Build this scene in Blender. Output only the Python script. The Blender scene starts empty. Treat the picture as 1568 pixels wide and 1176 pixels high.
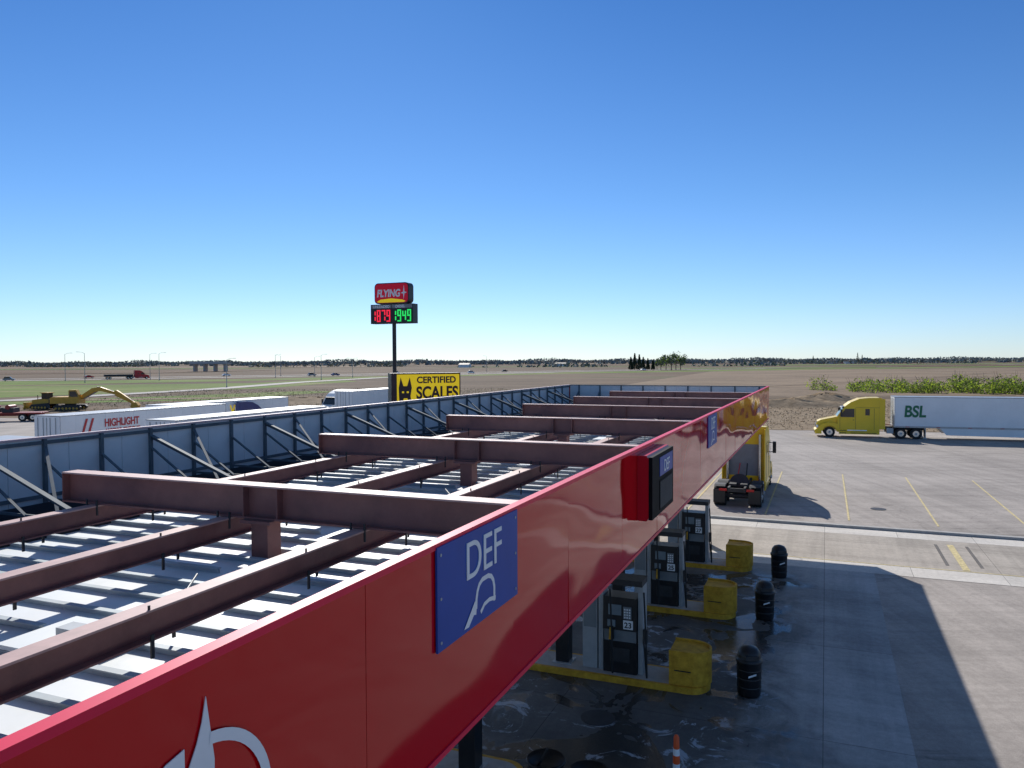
import bpy, math, random
import numpy as np
from mathutils import Matrix, Vector
random.seed(7); rng=np.random.default_rng(11)
scene=bpy.context.scene
A=math.radians(-22.2)
F=Matrix.Rotation(A,4,'Z')          # forecourt frame: x = across canopy, y = along canopy
def T(x,y,z=0): return Matrix.Translation((x,y,z))
def RZ(d): return Matrix.Rotation(math.radians(d),4,'Z')
I4=Matrix.Identity(4)

# ---------------------------------------------------------------- materials
def mat(name,col,rough=0.6,metal=0.0,var=0.12,scale=3.0,bump=0.0,bscale=20.0,spec=0.5,coat=0.0,stretch=(1,1,1),bdist=0.02,col2=None,bdet=3):
    m=bpy.data.materials.new(name); m.use_nodes=True
    nt=m.node_tree; N=nt.nodes; Lk=nt.links
    b=N['Principled BSDF']
    b.inputs['Roughness'].default_value=rough
    b.inputs['Metallic'].default_value=metal
    b.inputs['Specular IOR Level'].default_value=spec
    b.inputs['Coat Weight'].default_value=coat
    b.inputs['Coat Roughness'].default_value=0.03
    tc=N.new('ShaderNodeTexCoord'); mp=N.new('ShaderNodeMapping')
    mp.inputs['Scale'].default_value=stretch
    Lk.new(tc.outputs['Object'],mp.inputs['Vector'])
    nz=N.new('ShaderNodeTexNoise'); nz.inputs['Scale'].default_value=scale
    nz.inputs['Detail'].default_value=8; nz.inputs['Roughness'].default_value=0.65
    Lk.new(mp.outputs['Vector'],nz.inputs['Vector'])
    cr=N.new('ShaderNodeValToRGB')
    c2=col2 if col2 else tuple(min(1,c*(1+var)) for c in col)
    c1=tuple(c*(1-var) for c in col)
    cr.color_ramp.elements[0].position=0.3; cr.color_ramp.elements[1].position=0.7
    cr.color_ramp.elements[0].color=(*c1,1); cr.color_ramp.elements[1].color=(*c2,1)
    Lk.new(nz.outputs['Fac'],cr.inputs['Fac'])
    Lk.new(cr.outputs['Color'],b.inputs['Base Color'])
    if bump>0:
        n2=N.new('ShaderNodeTexNoise'); n2.inputs['Scale'].default_value=bscale; n2.inputs['Detail'].default_value=bdet
        Lk.new(mp.outputs['Vector'],n2.inputs['Vector'])
        bp=N.new('ShaderNodeBump'); bp.inputs['Strength'].default_value=bump; bp.inputs['Distance'].default_value=bdist
        Lk.new(n2.outputs['Fac'],bp.inputs['Height']); Lk.new(bp.outputs['Normal'],b.inputs['Normal'])
    return m
def leafmat(name,col,tr=0.45):
    m=mat(name,col,0.8,0,0.25,0.3,spec=0.2); nt=m.node_tree; b=nt.nodes['Principled BSDF']; o=nt.nodes['Material Output']
    t=nt.nodes.new('ShaderNodeBsdfTranslucent'); t.inputs['Color'].default_value=(col[0]*1.7,col[1]*1.7,col[2]*1.1,1)
    x=nt.nodes.new('ShaderNodeMixShader'); x.inputs[0].default_value=tr
    nt.links.new(b.outputs[0],x.inputs[1]); nt.links.new(t.outputs[0],x.inputs[2]); nt.links.new(x.outputs[0],o.inputs['Surface'])
    return m
def emis(m,col,st):
    b=m.node_tree.nodes['Principled BSDF']; b.inputs['Emission Color'].default_value=(*col,1); b.inputs['Emission Strength'].default_value=st
    return m

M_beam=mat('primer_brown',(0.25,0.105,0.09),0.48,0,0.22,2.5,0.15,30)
M_beamtop=mat('primer_brown_sunlit',(0.50,0.31,0.275),0.55,0,0.18,4)  # sunlight on the upper flanges painted in as a lighter brown
M_deck=mat('white_deck',(0.82,0.85,0.83),0.45,0,0.07,1.2)
M_deckd=mat('white_deck_dusty',(0.70,0.73,0.71),0.5,0,0.12,2.2)
M_rib=mat('galvanised_rib',(0.40,0.46,0.48),0.55,0.0,0.15,3)
M_inner=mat('fascia_inner_grey',(0.66,0.69,0.69),0.5,0,0.08,0.8)
M_brace=mat('galvanised_brace',(0.105,0.135,0.155),0.7,0.0,0.25,3,spec=0.3)
M_gut=mat('gutter_dark',(0.03,0.035,0.045),0.7,0,0.3,2)
M_red=mat('red_fascia',(0.60,0.0025,0.008),0.06,0,0.03,0.7,0.9,0.55,0.32,stretch=(1,0.6,1.7),bdist=0.06,bdet=1.0)
M_redcap=mat('red_cap',(0.80,0.01,0.06),0.4,0,0.06,5,spec=0.3)
M_pinkcap=mat('faded_cap',(0.50,0.36,0.38),0.5,0,0.1,3)
M_blue=mat('blue_sign',(0.018,0.075,0.36),0.4,0,0.08,2,spec=0.2)
M_white=mat('white_vinyl',(0.8,0.82,0.83),0.4,0,0.04,4)
M_black=mat('black_plastic',(0.012,0.012,0.014),0.4,0,0.3,5)
M_blackm=mat('black_display',(0.008,0.008,0.009),0.7,0,0.3,5,spec=0.12)
M_rubber=mat('rubber',(0.018,0.018,0.018),0.8,0,0.2,6)
M_steel=mat('grey_steel',(0.38,0.40,0.41),0.45,0.2,0.15,3)
M_greyp=mat('grey_paint',(0.20,0.22,0.23),0.45,0,0.12,3)
M_chrome=mat('polished_metal',(0.6,0.6,0.6),0.22,0.9,0.1,3)
M_yel=mat('yellow_kerb_paint',(0.62,0.30,0.02),0.65,0,0.35,5,0.2,12,col2=(0.76,0.43,0.04),spec=0.3)
M_yline=mat('yellow_line',(0.60,0.49,0.24),0.85,0,0.35,7)
M_ty=mat('truck_yellow',(0.88,0.58,0.012),0.35,0,0.05,1,coat=0.15)
M_glass=mat('dark_glass',(0.02,0.025,0.03),0.08,0,0.1,1,spec=0.8)
M_trw=mat('trailer_white',(0.84,0.85,0.84),0.4,0,0.06,0.6)
M_trg=mat('trailer_rail',(0.38,0.39,0.40),0.4,0.3,0.1,2)
M_dark=mat('dark_frame',(0.03,0.03,0.032),0.6,0,0.3,4)
M_green=mat('green_vinyl',(0.01,0.16,0.07),0.5,0,0.05,2)
M_rtext=mat('red_vinyl',(0.55,0.03,0.03),0.5,0,0.05,2)
M_sred=mat('sign_red',(0.60,0.006,0.02),0.35,0,0.05,1,spec=0.3)
# sign face colours with emission added to brighten their shaded sides
M_lred=emis(mat('sign_red_added_glow',(0.60,0.006,0.03),0.45,0,0.04,1,spec=0.3),(0.8,0.01,0.05),0.12)
M_syel=emis(mat('sign_yellow_added_glow',(0.98,0.72,0.02),0.5,0,0.04,1,spec=0.3),(1.0,0.70,0.02),0.28)
M_tail=mat('tail_red',(0.5,0.01,0.01),0.3)
M_ledr=emis(mat('led_red',(0.5,0.01,0.02),0.5),(1,0.02,0.06),0.9)
M_ledg=emis(mat('led_green',(0.01,0.5,0.1),0.5),(0.03,1,0.15),0.7)
M_exc=mat('machine_yellow',(0.66,0.36,0.04),0.55,0,0.15,1.5)
M_orange=mat('cone_orange',(0.75,0.10,0.02),0.5)
M_screen=mat('pump_screen',(0.20,0.24,0.26),0.25)
M_concrete=mat('concrete_curb',(0.42,0.40,0.37),0.85,0,0.18,4,0.2,30)
M_drain=mat('drain_iron',(0.13,0.115,0.10),0.8,0,0.3,5)
M_redmach=mat('machine_red',(0.30,0.03,0.02),0.5,0,0.2,2)
M_bluecab=mat('cab_blue',(0.02,0.04,0.18),0.3,coat=0.5)
M_car1=mat('car_paint',(0.25,0.26,0.28),0.3,coat=0.5)

# ---------------------------------------------------------------- mesh builder
class MB:
    def __init__(s): s.v=[];s.f=[];s.m=[];s.mats=[];s.sm=[]
    def mi(s,m):
        if m not in s.mats: s.mats.append(m)
        return s.mats.index(m)
    def add(s,vs,fs,m,M=None,smooth=False):
        o=len(s.v); k=s.mi(m)
        for p in vs:
            p=Vector(p)
            if M is not None: p=M@p
            s.v.append(tuple(p))
        for f in fs: s.f.append([i+o for i in f]); s.m.append(k); s.sm.append(smooth)
    def box(s,x0,x1,y0,y1,z0,z1,m,M=None):
        vs=[(x0,y0,z0),(x1,y0,z0),(x1,y1,z0),(x0,y1,z0),(x0,y0,z1),(x1,y0,z1),(x1,y1,z1),(x0,y1,z1)]
        s.add(vs,[(0,3,2,1),(4,5,6,7),(0,1,5,4),(1,2,6,5),(2,3,7,6),(3,0,4,7)],m,M)
    def prism(s,pts,a,b,m,axis='y',M=None):
        n=len(pts)
        def P(p,t):
            if axis=='y': return (p[0],t,p[1])
            if axis=='x': return (t,p[0],p[1])
            return (p[0],p[1],t)
        vs=[P(p,a) for p in pts]+[P(p,b) for p in pts]
        fs=[tuple(range(n)),tuple(range(2*n-1,n-1,-1))]+[(i,n+i,n+(i+1)%n,(i+1)%n) for i in range(n)]
        s.add(vs,fs,m,M)
    def cyl(s,p0,p1,r0,m,r1=None,n=16,M=None,smooth=True,cap=True):
        if r1 is None: r1=r0
        p0=Vector(p0);p1=Vector(p1);d=(p1-p0).normalized()
        a=d.orthogonal().normalized();b=d.cross(a)
        vs=[];
        for p,r in((p0,r0),(p1,r1)):
            for i in range(n):
                t=2*math.pi*i/n; vs.append(p+a*math.cos(t)*r+b*math.sin(t)*r)
        s.add(vs,[(i,(i+1)%n,n+(i+1)%n,n+i) for i in range(n)],m,M,smooth)
        if cap: s.add(vs,[tuple(range(n-1,-1,-1)),tuple(range(n,2*n))],m,M)
    def tube(s,pts,r,m,n=8,M=None):
        for a,b in zip(pts[:-1],pts[1:]): s.cyl(a,b,r,m,n=n,M=M)
    def bar(s,p0,p1,w,h,m,M=None,up=(0,0,1)):
        p0=Vector(p0);p1=Vector(p1);d=(p1-p0).normalized()
        a=d.cross(Vector(up)).normalized()*w/2;b=a.cross(d).normalized()*h/2
        vs=[p0-a-b,p0+a-b,p0+a+b,p0-a+b,p1-a-b,p1+a-b,p1+a+b,p1-a+b]
        s.add(vs,[(0,3,2,1),(4,5,6,7),(0,1,5,4),(1,2,6,5),(2,3,7,6),(3,0,4,7)],m,M)
    def rev(s,prof,m,n=24,M=None):
        vs=[];k=len(prof)
        for r,z in prof:
            for i in range(n):
                t=2*math.pi*i/n; vs.append((r*math.cos(t),r*math.sin(t),z))
        fs=[(j*n+i,j*n+(i+1)%n,(j+1)*n+(i+1)%n,(j+1)*n+i) for j in range(k-1) for i in range(n)]
        s.add(vs,fs,m,M,True)
    def build(s,name,parent=None,M=None,bevel=0):
        me=bpy.data.meshes.new(name); me.from_pydata(s.v,[],s.f)
        for m in s.mats: me.materials.append(m)
        me.polygons.foreach_set('material_index',s.m)
        me.polygons.foreach_set('use_smooth',s.sm)
        me.update()
        import bmesh
        bm=bmesh.new(); bm.from_mesh(me); bmesh.ops.recalc_face_normals(bm,faces=bm.faces); bm.to_mesh(me); bm.free()
        o=bpy.data.objects.new(name,me); scene.collection.objects.link(o)
        if M is not None: o.matrix_world=M
        if parent: o.parent=parent
        if bevel:
            b=o.modifiers.new('bevel','BEVEL'); b.width=bevel; b.segments=2; b.limit_method='ANGLE'; b.angle_limit=math.radians(40)
        return o
def text(body,size,M,m,name,parent=None,ext=0.004,align='CENTER',bold=0.0,sx=1.0):
    c=bpy.data.curves.new(name,'FONT'); c.body=body; c.size=size; c.extrude=ext; c.align_x=align; c.offset=bold
    o=bpy.data.objects.new(name,c); scene.collection.objects.link(o)
    bpy.context.view_layer.update()
    me=bpy.data.meshes.new_from_object(o.evaluated_get(bpy.context.evaluated_depsgraph_get()))
    bpy.data.objects.remove(o)
    me.transform(M@Matrix.Diagonal((sx,1,1,1)))
    me.materials.clear(); me.materials.append(m)
    o=bpy.data.objects.new(name,me); scene.collection.objects.link(o)
    if parent: o.parent=parent
    return o
def basis(o,x,y):
    x=Vector(x).normalized(); y=Vector(y).normalized(); z=x.cross(y)
    m=Matrix((x,y,z)).transposed().to_4x4(); m.translation=Vector(o); return m
def empty(name,M=I4):
    e=bpy.data.objects.new(name,None); scene.collection.objects.link(e); e.matrix_world=M; return e

# ---------------------------------------------------------------- ground materials
def field_mat(name,els,st=(0.0012,0.0045,1)):
    m=bpy.data.materials.new(name); m.use_nodes=True; nt=m.node_tree;N=nt.nodes;L=nt.links;b=N['Principled BSDF']
    b.inputs['Roughness'].default_value=0.95; b.inputs['Specular IOR Level'].default_value=0.1
    tc=N.new('ShaderNodeTexCoord')
    def noise(sc,st,det=6,rt=0.6):
        mp=N.new('ShaderNodeMapping'); mp.inputs['Scale'].default_value=st; L.new(tc.outputs['Object'],mp.inputs['Vector'])
        n=N.new('ShaderNodeTexNoise'); n.inputs['Scale'].default_value=sc; n.inputs['Detail'].default_value=det; n.inputs['Roughness'].default_value=rt
        L.new(mp.outputs['Vector'],n.inputs['Vector']); return n.outputs['Fac']
    def ramp(f,els):
        r=N.new('ShaderNodeValToRGB'); e=r.color_ramp.elements
        e[0].position=els[0][0]; e[0].color=(*els[0][1],1); e[1].position=els[-1][0]; e[1].color=(*els[-1][1],1)
        for p,c in els[1:-1]:
            q=e.new(p); q.color=(*c,1)
        L.new(f,r.inputs['Fac']); return r.outputs['Color']
    def mix(a,c):
        x=N.new('ShaderNodeMix'); x.data_type='RGBA'; x.blend_type='MULTIPLY'; x.inputs[0].default_value=1.0
        L.new(a,x.inputs[6]); L.new(c,x.inputs[7]); return x.outputs[2]
    big=ramp(noise(1.0,st,3),els)
    mid=ramp(noise(1.0,(0.02,0.05,1),8,0.7),[(0.35,(0.60,0.60,0.60)),(0.5,(0.84,0.84,0.82)),(0.65,(1.03,1.03,1.03))])
    fine=ramp(noise(1.0,(0.7,0.9,1),8,0.75),[(0.35,(0.70,0.70,0.70)),(0.65,(1.15,1.12,1.05))])
    row=ramp(noise(1.0,(0.01,0.35,1),4,0.6),[(0.4,(0.84,0.84,0.84)),(0.6,(1.05,1.05,1.05))])
    L.new(mix(mix(mix(big,mid),fine),row),b.inputs['Base Color']); return m
M_ground=field_mat('field_ground',[(0.3,(0.18,0.13,0.088)),(0.42,(0.26,0.195,0.14)),(0.5,(0.19,0.14,0.10)),(0.57,(0.25,0.185,0.13)),(0.61,(0.16,0.20,0.085)),(0.66,(0.21,0.155,0.11)),(0.75,(0.29,0.23,0.16))])
def pave_mat(name,base,jx=None,stain=0.5,stainscale=0.12,wet=False,crack=True,streak=True):
    m=bpy.data.materials.new(name); m.use_nodes=True; nt=m.node_tree;N=nt.nodes;L=nt.links;b=N['Principled BSDF']
    b.inputs['Roughness'].default_value=0.85; b.inputs['Specular IOR Level'].default_value=0.3
    tc=N.new('ShaderNodeTexCoord')
    def noise(sc,st=(1,1,1),det=8,rt=0.65,dist=0):
        mp=N.new('ShaderNodeMapping'); mp.inputs['Scale'].default_value=st; L.new(tc.outputs['Object'],mp.inputs['Vector'])
        n=N.new('ShaderNodeTexNoise'); n.inputs['Scale'].default_value=sc; n.inputs['Detail'].default_value=det; n.inputs['Roughness'].default_value=rt; n.inputs['Distortion'].default_value=dist
        L.new(mp.outputs['Vector'],n.inputs['Vector']); return n.outputs['Fac']
    def ramp(f,p0,v0,p1,v1):
        r=N.new('ShaderNodeMapRange'); r.interpolation_type='SMOOTHSTEP'
        r.inputs[1].default_value=p0;r.inputs[2].default_value=p1;r.inputs[3].default_value=v0;r.inputs[4].default_value=v1
        L.new(f,r.inputs[0]); return r.outputs[0]
    def mul(a,c):
        x=N.new('ShaderNodeMath'); x.operation='MULTIPLY'
        for i,q in enumerate((a,c)):
            if isinstance(q,float): x.inputs[i].default_value=q
            else: L.new(q,x.inputs[i])
        return x.outputs[0]
    v=mul(ramp(noise(stainscale,dist=0.6),0.35,1-stain,0.65,1.08),ramp(noise(6.0),0.3,0.9,0.7,1.08))
    v=mul(v,ramp(noise(60.0,det=2),0.3,0.86,0.7,1.12))
    if streak:
        v=mul(v,ramp(noise(0.5,(2.6,0.12,1)),0.35,0.86,0.6,1.03))
        v=mul(v,ramp(noise(0.5,(0.12,2.6,1)),0.35,0.88,0.6,1.03))
    if crack:
        vo=N.new('ShaderNodeTexVoronoi'); vo.feature='DISTANCE_TO_EDGE'; vo.inputs['Scale'].default_value=0.09
        nn=N.new('ShaderNodeTexNoise'); nn.inputs['Scale'].default_value=0.5; nn.inputs['Detail'].default_value=8
        L.new(tc.outputs['Object'],nn.inputs['Vector'])
        va=N.new('ShaderNodeVectorMath'); va.operation='MULTIPLY_ADD'; L.new(nn.outputs['Color'],va.inputs[0]); va.inputs[1].default_value=(4,4,0); L.new(tc.outputs['Object'],va.inputs[2])
        L.new(va.outputs[0],vo.inputs['Vector'])
        v=mul(v,ramp(vo.outputs['Distance'],0.001,0.84,0.004,1.0))
        v=mul(v,ramp(noise(0.35,(0.35,2.2,1),det=5,dist=0.8),0.60,1.0,0.68,0.76))
    if jx:
        br=N.new('ShaderNodeTexBrick'); br.offset=0.0; br.inputs['Scale'].default_value=1.0
        br.inputs['Mortar Size'].default_value=0.012; br.inputs['Mortar Smooth'].default_value=0.2
        br.inputs['Brick Width'].default_value=jx; br.inputs['Row Height'].default_value=jx
        br.inputs['Color1'].default_value=(1,1,1,1); br.inputs['Color2'].default_value=(0.86,0.86,0.86,1); br.inputs['Mortar'].default_value=(0.45,0.45,0.45,1)
        L.new(tc.outputs['Object'],br.inputs['Vector'])
        bw=N.new('ShaderNodeRGBToBW'); L.new(br.outputs['Color'],bw.inputs[0]); v=mul(v,bw.outputs[0])
    if wet:
        # oil / wash-water darkening around the pump islands, fading towards pad edge
        sp=N.new('ShaderNodeSeparateXYZ'); L.new(tc.outputs['Object'],sp.inputs[0])
        ad=N.new('ShaderNodeMath'); ad.operation='MULTIPLY_ADD'; L.new(noise(0.35,dist=1.0),ad.inputs[0]); ad.inputs[1].default_value=5.0; L.new(sp.outputs[0],ad.inputs[2])
        w=ramp(ad.outputs[0],0.4,1.0,2.4,0.0)
        # shape the stain to stay on the island side of the scale lane
        w=mul(w,ramp(sp.outputs[1],28.5,1.0,30.5,0.25))
        dk=N.new('ShaderNodeMapRange'); dk.inputs[1].default_value=0;dk.inputs[2].default_value=1;dk.inputs[3].default_value=1.0;dk.inputs[4].default_value=0.30; L.new(w,dk.inputs[0])
        v=mul(v,dk.outputs[0])
        pud=ramp(noise(0.55,(1,0.8,1),det=3,dist=1.2),0.48,0.0,0.54,1.0)
        pw=mul(pud,w)
        rr=N.new('ShaderNodeMapRange'); rr.inputs[3].default_value=0.8; rr.inputs[4].default_value=0.10; L.new(pw,rr.inputs[0]); L.new(rr.outputs[0],b.inputs['Roughness'])
        d2=N.new('ShaderNodeMapRange'); d2.inputs[3].default_value=1.0; d2.inputs[4].default_value=0.45; L.new(pw,d2.inputs[0]); v=mul(v,d2.outputs[0])
    vm=N.new('ShaderNodeVectorMath'); vm.operation='SCALE'; vm.inputs[0].default_value=base; L.new(v,vm.inputs['Scale'])
    out=vm.outputs[0]
    if wet:
        foam=mul(ramp(noise(1.1,det=10,rt=0.7,dist=1.5),0.55,0.0,0.61,1.0),w)
        foam=mul(foam,ramp(noise(0.25,det=2),0.43,0.0,0.54,1.0))
        f2=mul(foam,0.85)
        mx=N.new('ShaderNodeMix'); mx.data_type='RGBA'; L.new(f2,mx.inputs[0]); L.new(out,mx.inputs[6]); mx.inputs[7].default_value=(0.42,0.48,0.54,1); out=mx.outputs[2]
    L.new(out,b.inputs['Base Color'])
    bp=N.new('ShaderNodeBump'); bp.inputs['Strength'].default_value=0.25; bp.inputs['Distance'].default_value=0.01; L.new(noise(45.0,det=3),bp.inputs['Height']); L.new(bp.outputs['Normal'],b.inputs['Normal'])
    return m
M_asph=pave_mat('asphalt_old',(0.41,0.36,0.315),None,0.17)
M_pad=pave_mat('concrete_pad',(0.50,0.48,0.45),5.65,0.3,0.15,wet=True,crack=False)
M_lane=pave_mat('scale_lane',(0.49,0.43,0.36),6.0,0.15,0.2,crack=False)
M_strip=pave_mat('concrete_strip',(0.66,0.61,0.54),3.0,0.1,0.3,crack=False,streak=False)
M_road=pave_mat('highway_asphalt',(0.42,0.385,0.35),None,0.1,0.05,crack=False,streak=False)
M_verge=field_mat('green_verge',[(0.35,(0.18,0.28,0.065)),(0.55,(0.24,0.30,0.09)),(0.7,(0.33,0.31,0.15))],(0.02,0.03,1))
M_palefield=field_mat('pale_field',[(0.35,(0.30,0.225,0.165)),(0.55,(0.37,0.28,0.20)),(0.7,(0.27,0.205,0.15))],(0.004,0.012,1))
M_brownfield=field_mat('brown_field',[(0.35,(0.20,0.14,0.10)),(0.65,(0.26,0.185,0.13))],(0.004,0.012,1))
M_crop=field_mat('green_crop',[(0.35,(0.20,0.28,0.10)),(0.65,(0.28,0.33,0.14))],(0.004,0.012,1))
M_dirt=mat('dirt_verge',(0.24,0.175,0.11),0.95,0,0.3,0.6,0.5,3,spec=0.1,col2=(0.38,0.29,0.195),bdist=0.15)

def sheet(name,pts,z,m,M=I4):
    mb=MB(); mb.add([(p[0],p[1],z) for p in pts],[tuple(range(len(pts)))],m)
    o=mb.build(name,M=M)
    if o.data.polygons[0].normal.z<0: o.data.flip_normals()
    return o
def ribbon(name,pts,w,z,m):
    mb=MB(); P=[Vector((p[0],p[1],0)) for p in pts]; vs=[]
    for i,p in enumerate(P):
        d=(P[min(i+1,len(P)-1)]-P[max(i-1,0)]).normalized(); n=Vector((-d.y,d.x,0))*w/2
        vs+= [p+n+Vector((0,0,z)),p-n+Vector((0,0,z))]
    mb.add(vs,[(2*i,2*i+1,2*i+3,2*i+2) for i in range(len(P)-1)],m)
    return mb.build(name)
def ground():
    mb=MB(); R=30000
    xs=sorted(set([-R,-9000,-4000,-2000,-1000]+list(range(-600,601,25))+[1000,2000,4000,9000,R]))
    ys=sorted(set([-3000,-500]+list(range(-100,700,25))+[1000,1500,2500,4000,9000,R]))
    vs=[(x,y,0.0) for y in ys for x in xs]; nx=len(xs)
    mb.add(vs,[(j*nx+i,j*nx+i+1,(j+1)*nx+i+1,(j+1)*nx+i) for j in range(len(ys)-1) for i in range(nx-1)],M_ground)
    return mb.build('ground')
ground()
sheet('asphalt_lot',[(-110,-60),(130,-60),(130,56),(53,80.5),(28.5,86),(5,92),(-30,105),(-95,112)],0.006,M_asph)
sheet('concrete_pad_pavement',[(-15.5,-12),(1.7,-12),(1.7,31.0),(-15.5,31.0)],0.012,M_pad,F)
sheet('scale_lane_pavement',[(-30,32.4),(60,32.4),(60,37.6),(-30,37.6)],0.012,M_lane,F)
sheet('concrete_strip_pavement',[(-30,31.0),(60,31.0),(60,32.4),(-30,32.4)],0.016,M_strip,F)
sheet('concrete_strip_pavement',[(-30,37.6),(60,37.6),(60,38.9),(-30,38.9)],0.016,M_strip,F)
kb=MB(); kb.box(-30,60,38.95,39.25,0.0,0.13,M_concrete); kb.build('kerb',M=F,bevel=0.02)
mk=MB()
def mline(x0,x1,y0,y1,m,z=0.021): mk.add([(x0,y0,z),(x1,y0,z),(x1,y1,z),(x0,y1,z)],[(0,1,2,3)],m)
mline(-14,60,32.42,32.50,M_yline)
for L0 in (-10.6,-6.7,-2.8,1.1,4.95,8.8,12.7,16.6,20.5,24.4): mline(L0-0.045,L0+0.045,40.8,57,M_yline)
mline(4.78,5.02,32.6,36.9,M_yline)
mk.build('painted_markings',M=F)
dr=MB()
for (x,y) in ((4.35,35.0),(5.5,35.0)): dr.box(x-0.06,x+0.06,y-1.8,y+1.8,0.0,0.020,M_drain)
for (x,y) in ((-4.6,16.2),(2.6,44.5)): dr.cyl((x,y,0),(x,y,0.022),0.38,M_dark,n=28)
dr.build('drain_cover',M=F)

# verge, fields, highway
sheet('dirt_verge_ground',[(28.6,86.3),(53,80.8),(130,56.5),(190,80),(160,150),(60,150),(20,120),(6,92.5)],0.02,M_dirt)
sheet('pale_field',[(20,200),(60,160),(400,160),(900,420),(500,640),(150,560)],0.03,M_palefield)
sheet('green_verge',[(-175,258),(-118,172),(-74,225),(-60,300),(-82,345),(-95,285)],0.03,M_verge)
sheet('green_verge',[(-115,150),(-108,138),(-60,160),(-45,200),(-55,205),(-85,172)],0.035,M_verge)
sheet('green_verge',[(-400,270),(-180,262),(-90,330),(20,440),(200,560),(180,575),(0,460),(-120,345),(-400,300)],0.04,M_verge)
sheet('green_verge',[(20,455),(260,600),(900,930),(900,990),(240,640),(10,490)],0.045,M_verge)
hw=[(-700,120),(-420,240),(-214,335),(-60,445),(60,545),(250,690),(700,960),(1600,1350)]
ribbon('highway_road',hw,11,0.10,M_road)
ribbon('highway_road',[(x-22,y+28) for x,y in hw],11,0.10,M_road)
ribbon('ramp_road',[(-260,40),(-150,110),(-104,160),(-86,220),(-80,290),(-62,360),(-31,430),(30,500)],7.5,0.12,M_road)
ribbon('service_road',[(-400,150),(-200,150),(-90,160),(-30,175),(60,215),(140,280),(260,420)],6,0.09,M_palefield)
for (x0,x1,y0,y1,mm) in ((300,1500,1000,1120,M_crop),(-100,500,900,960,M_crop),(-1500,-300,800,900,M_crop),(600,2600,1600,1900,M_crop),(-900,-250,480,640,M_brownfield),(-1200,-200,960,1250,M_palefield),(-200,700,1100,1500,M_brownfield),(-2500,-200,1500,2000,M_brownfield),(300,900,760,900,M_brownfield),(0,1500,1700,2300,M_palefield),(100,330,640,720,M_crop)):
    sheet('crop_field',[(x0,y0),(x1,y0+60),(x1+40,y1+60),(x0+60,y1)],0.2,mm)
def mound(name,cx,cy,rx,ry,h,m,rot=0):
    mb=MB(); n=36;k=8; vs=[]
    for j in range(k+1):
        t=j/k
        for i in range(n):
            a=2*math.pi*i/n; q=1+0.12*math.sin(3*a+cx)+0.08*math.sin(7*a)
            z=h*(0.5+0.5*math.cos(math.pi*t))*(1+0.2*random.uniform(-1,1)) if t<1 else -0.05
            vs.append((rx*t*math.cos(a)*q,ry*t*math.sin(a)*q,z))
    mb.add(vs,[(j*n+i,j*n+(i+1)%n,(j+1)*n+(i+1)%n,(j+1)*n+i) for j in range(k) for i in range(n)],m,smooth=True)
    return mb.build(name,M=T(cx,cy)@RZ(rot))
mound('dirt_mound',47,128,15,6,1.3,M_dirt,-10)
mound('dirt_mound',58,142,12,6,1.5,M_dirt,-10)
mound('dirt_mound',-38,150,26,8,0.9,M_dirt,10)

# ---------------------------------------------------------------- fuel canopy
ZT=6.62; ZB=5.10; LR=-2.5; LL=-12.5; S0=-6.0; S1=38.5
can=empty('fuel_canopy',F)
def child(mb,name,bevel=0):
    o=mb.build(name,bevel=bevel); o.parent=can; return o
beams=[7.37+5.65*k for k in range(-2,6)]
def ibeam(mb,L0,L1,s,zt,d=0.40,w=0.24):
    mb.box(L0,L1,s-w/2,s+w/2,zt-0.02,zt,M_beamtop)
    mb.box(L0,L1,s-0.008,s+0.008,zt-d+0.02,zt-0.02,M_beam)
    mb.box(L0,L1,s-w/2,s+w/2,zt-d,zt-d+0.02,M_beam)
bm=MB()
for s in beams:
    ibeam(bm,-9.5,-2.72,s,6.43)
    for L in (-6.45,-5.95): bm.box(L-0.008,L+0.008,s-0.11,s+0.11,6.05,6.41,M_beam)
    bm.box(-9.5,-9.488,s-0.12,s+0.12,6.052,6.408,M_beam)
    bm.box(-6.42,-5.98,s-0.2,s+0.2,5.99,6.026,M_beam)
    bm.box(-6.32,-6.08,s-0.12,s+0.12,5.5,5.985,M_beam)
    for L in(-4.8,-6.7,-8.9):
        for dl in(-0.09,0.09): bm.cyl((L+dl,s-0.16,5.9),(L+dl,s-0.16,6.1),0.014,M_dark,n=6)
child(bm,'cross_beams')
st=MB()
for L in (-4.8,-6.7,-8.9):
    st.box(L-0.09,L+0.09,S0+0.3,S1-0.3,6.008,6.026,M_beamtop)
    st.box(L-0.008,L+0.008,S0+0.3,S1-0.3,5.80,6.008,M_beam)
    st.box(L-0.09,L+0.09,S0+0.3,S1-0.3,5.784,5.80,M_beam)
    s=S0+0.8
    while s<S1-0.5:  # small hanger clips
        st.box(L+0.091,L+0.105,s-0.015,s+0.015,5.66,5.84,M_dark); st.cyl((L+0.07,s,6.026),(L+0.07,s,6.06),0.010,M_dark,n=6)
        st.box(L-0.105,L-0.091,s+0.38,s+0.41,5.66,5.84,M_dark)
        s+=1.9
child(st,'purlins')
dk=MB()
ZD=5.56; PITCH=0.50; RH=0.045
s=S0+0.1; k=0
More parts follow.
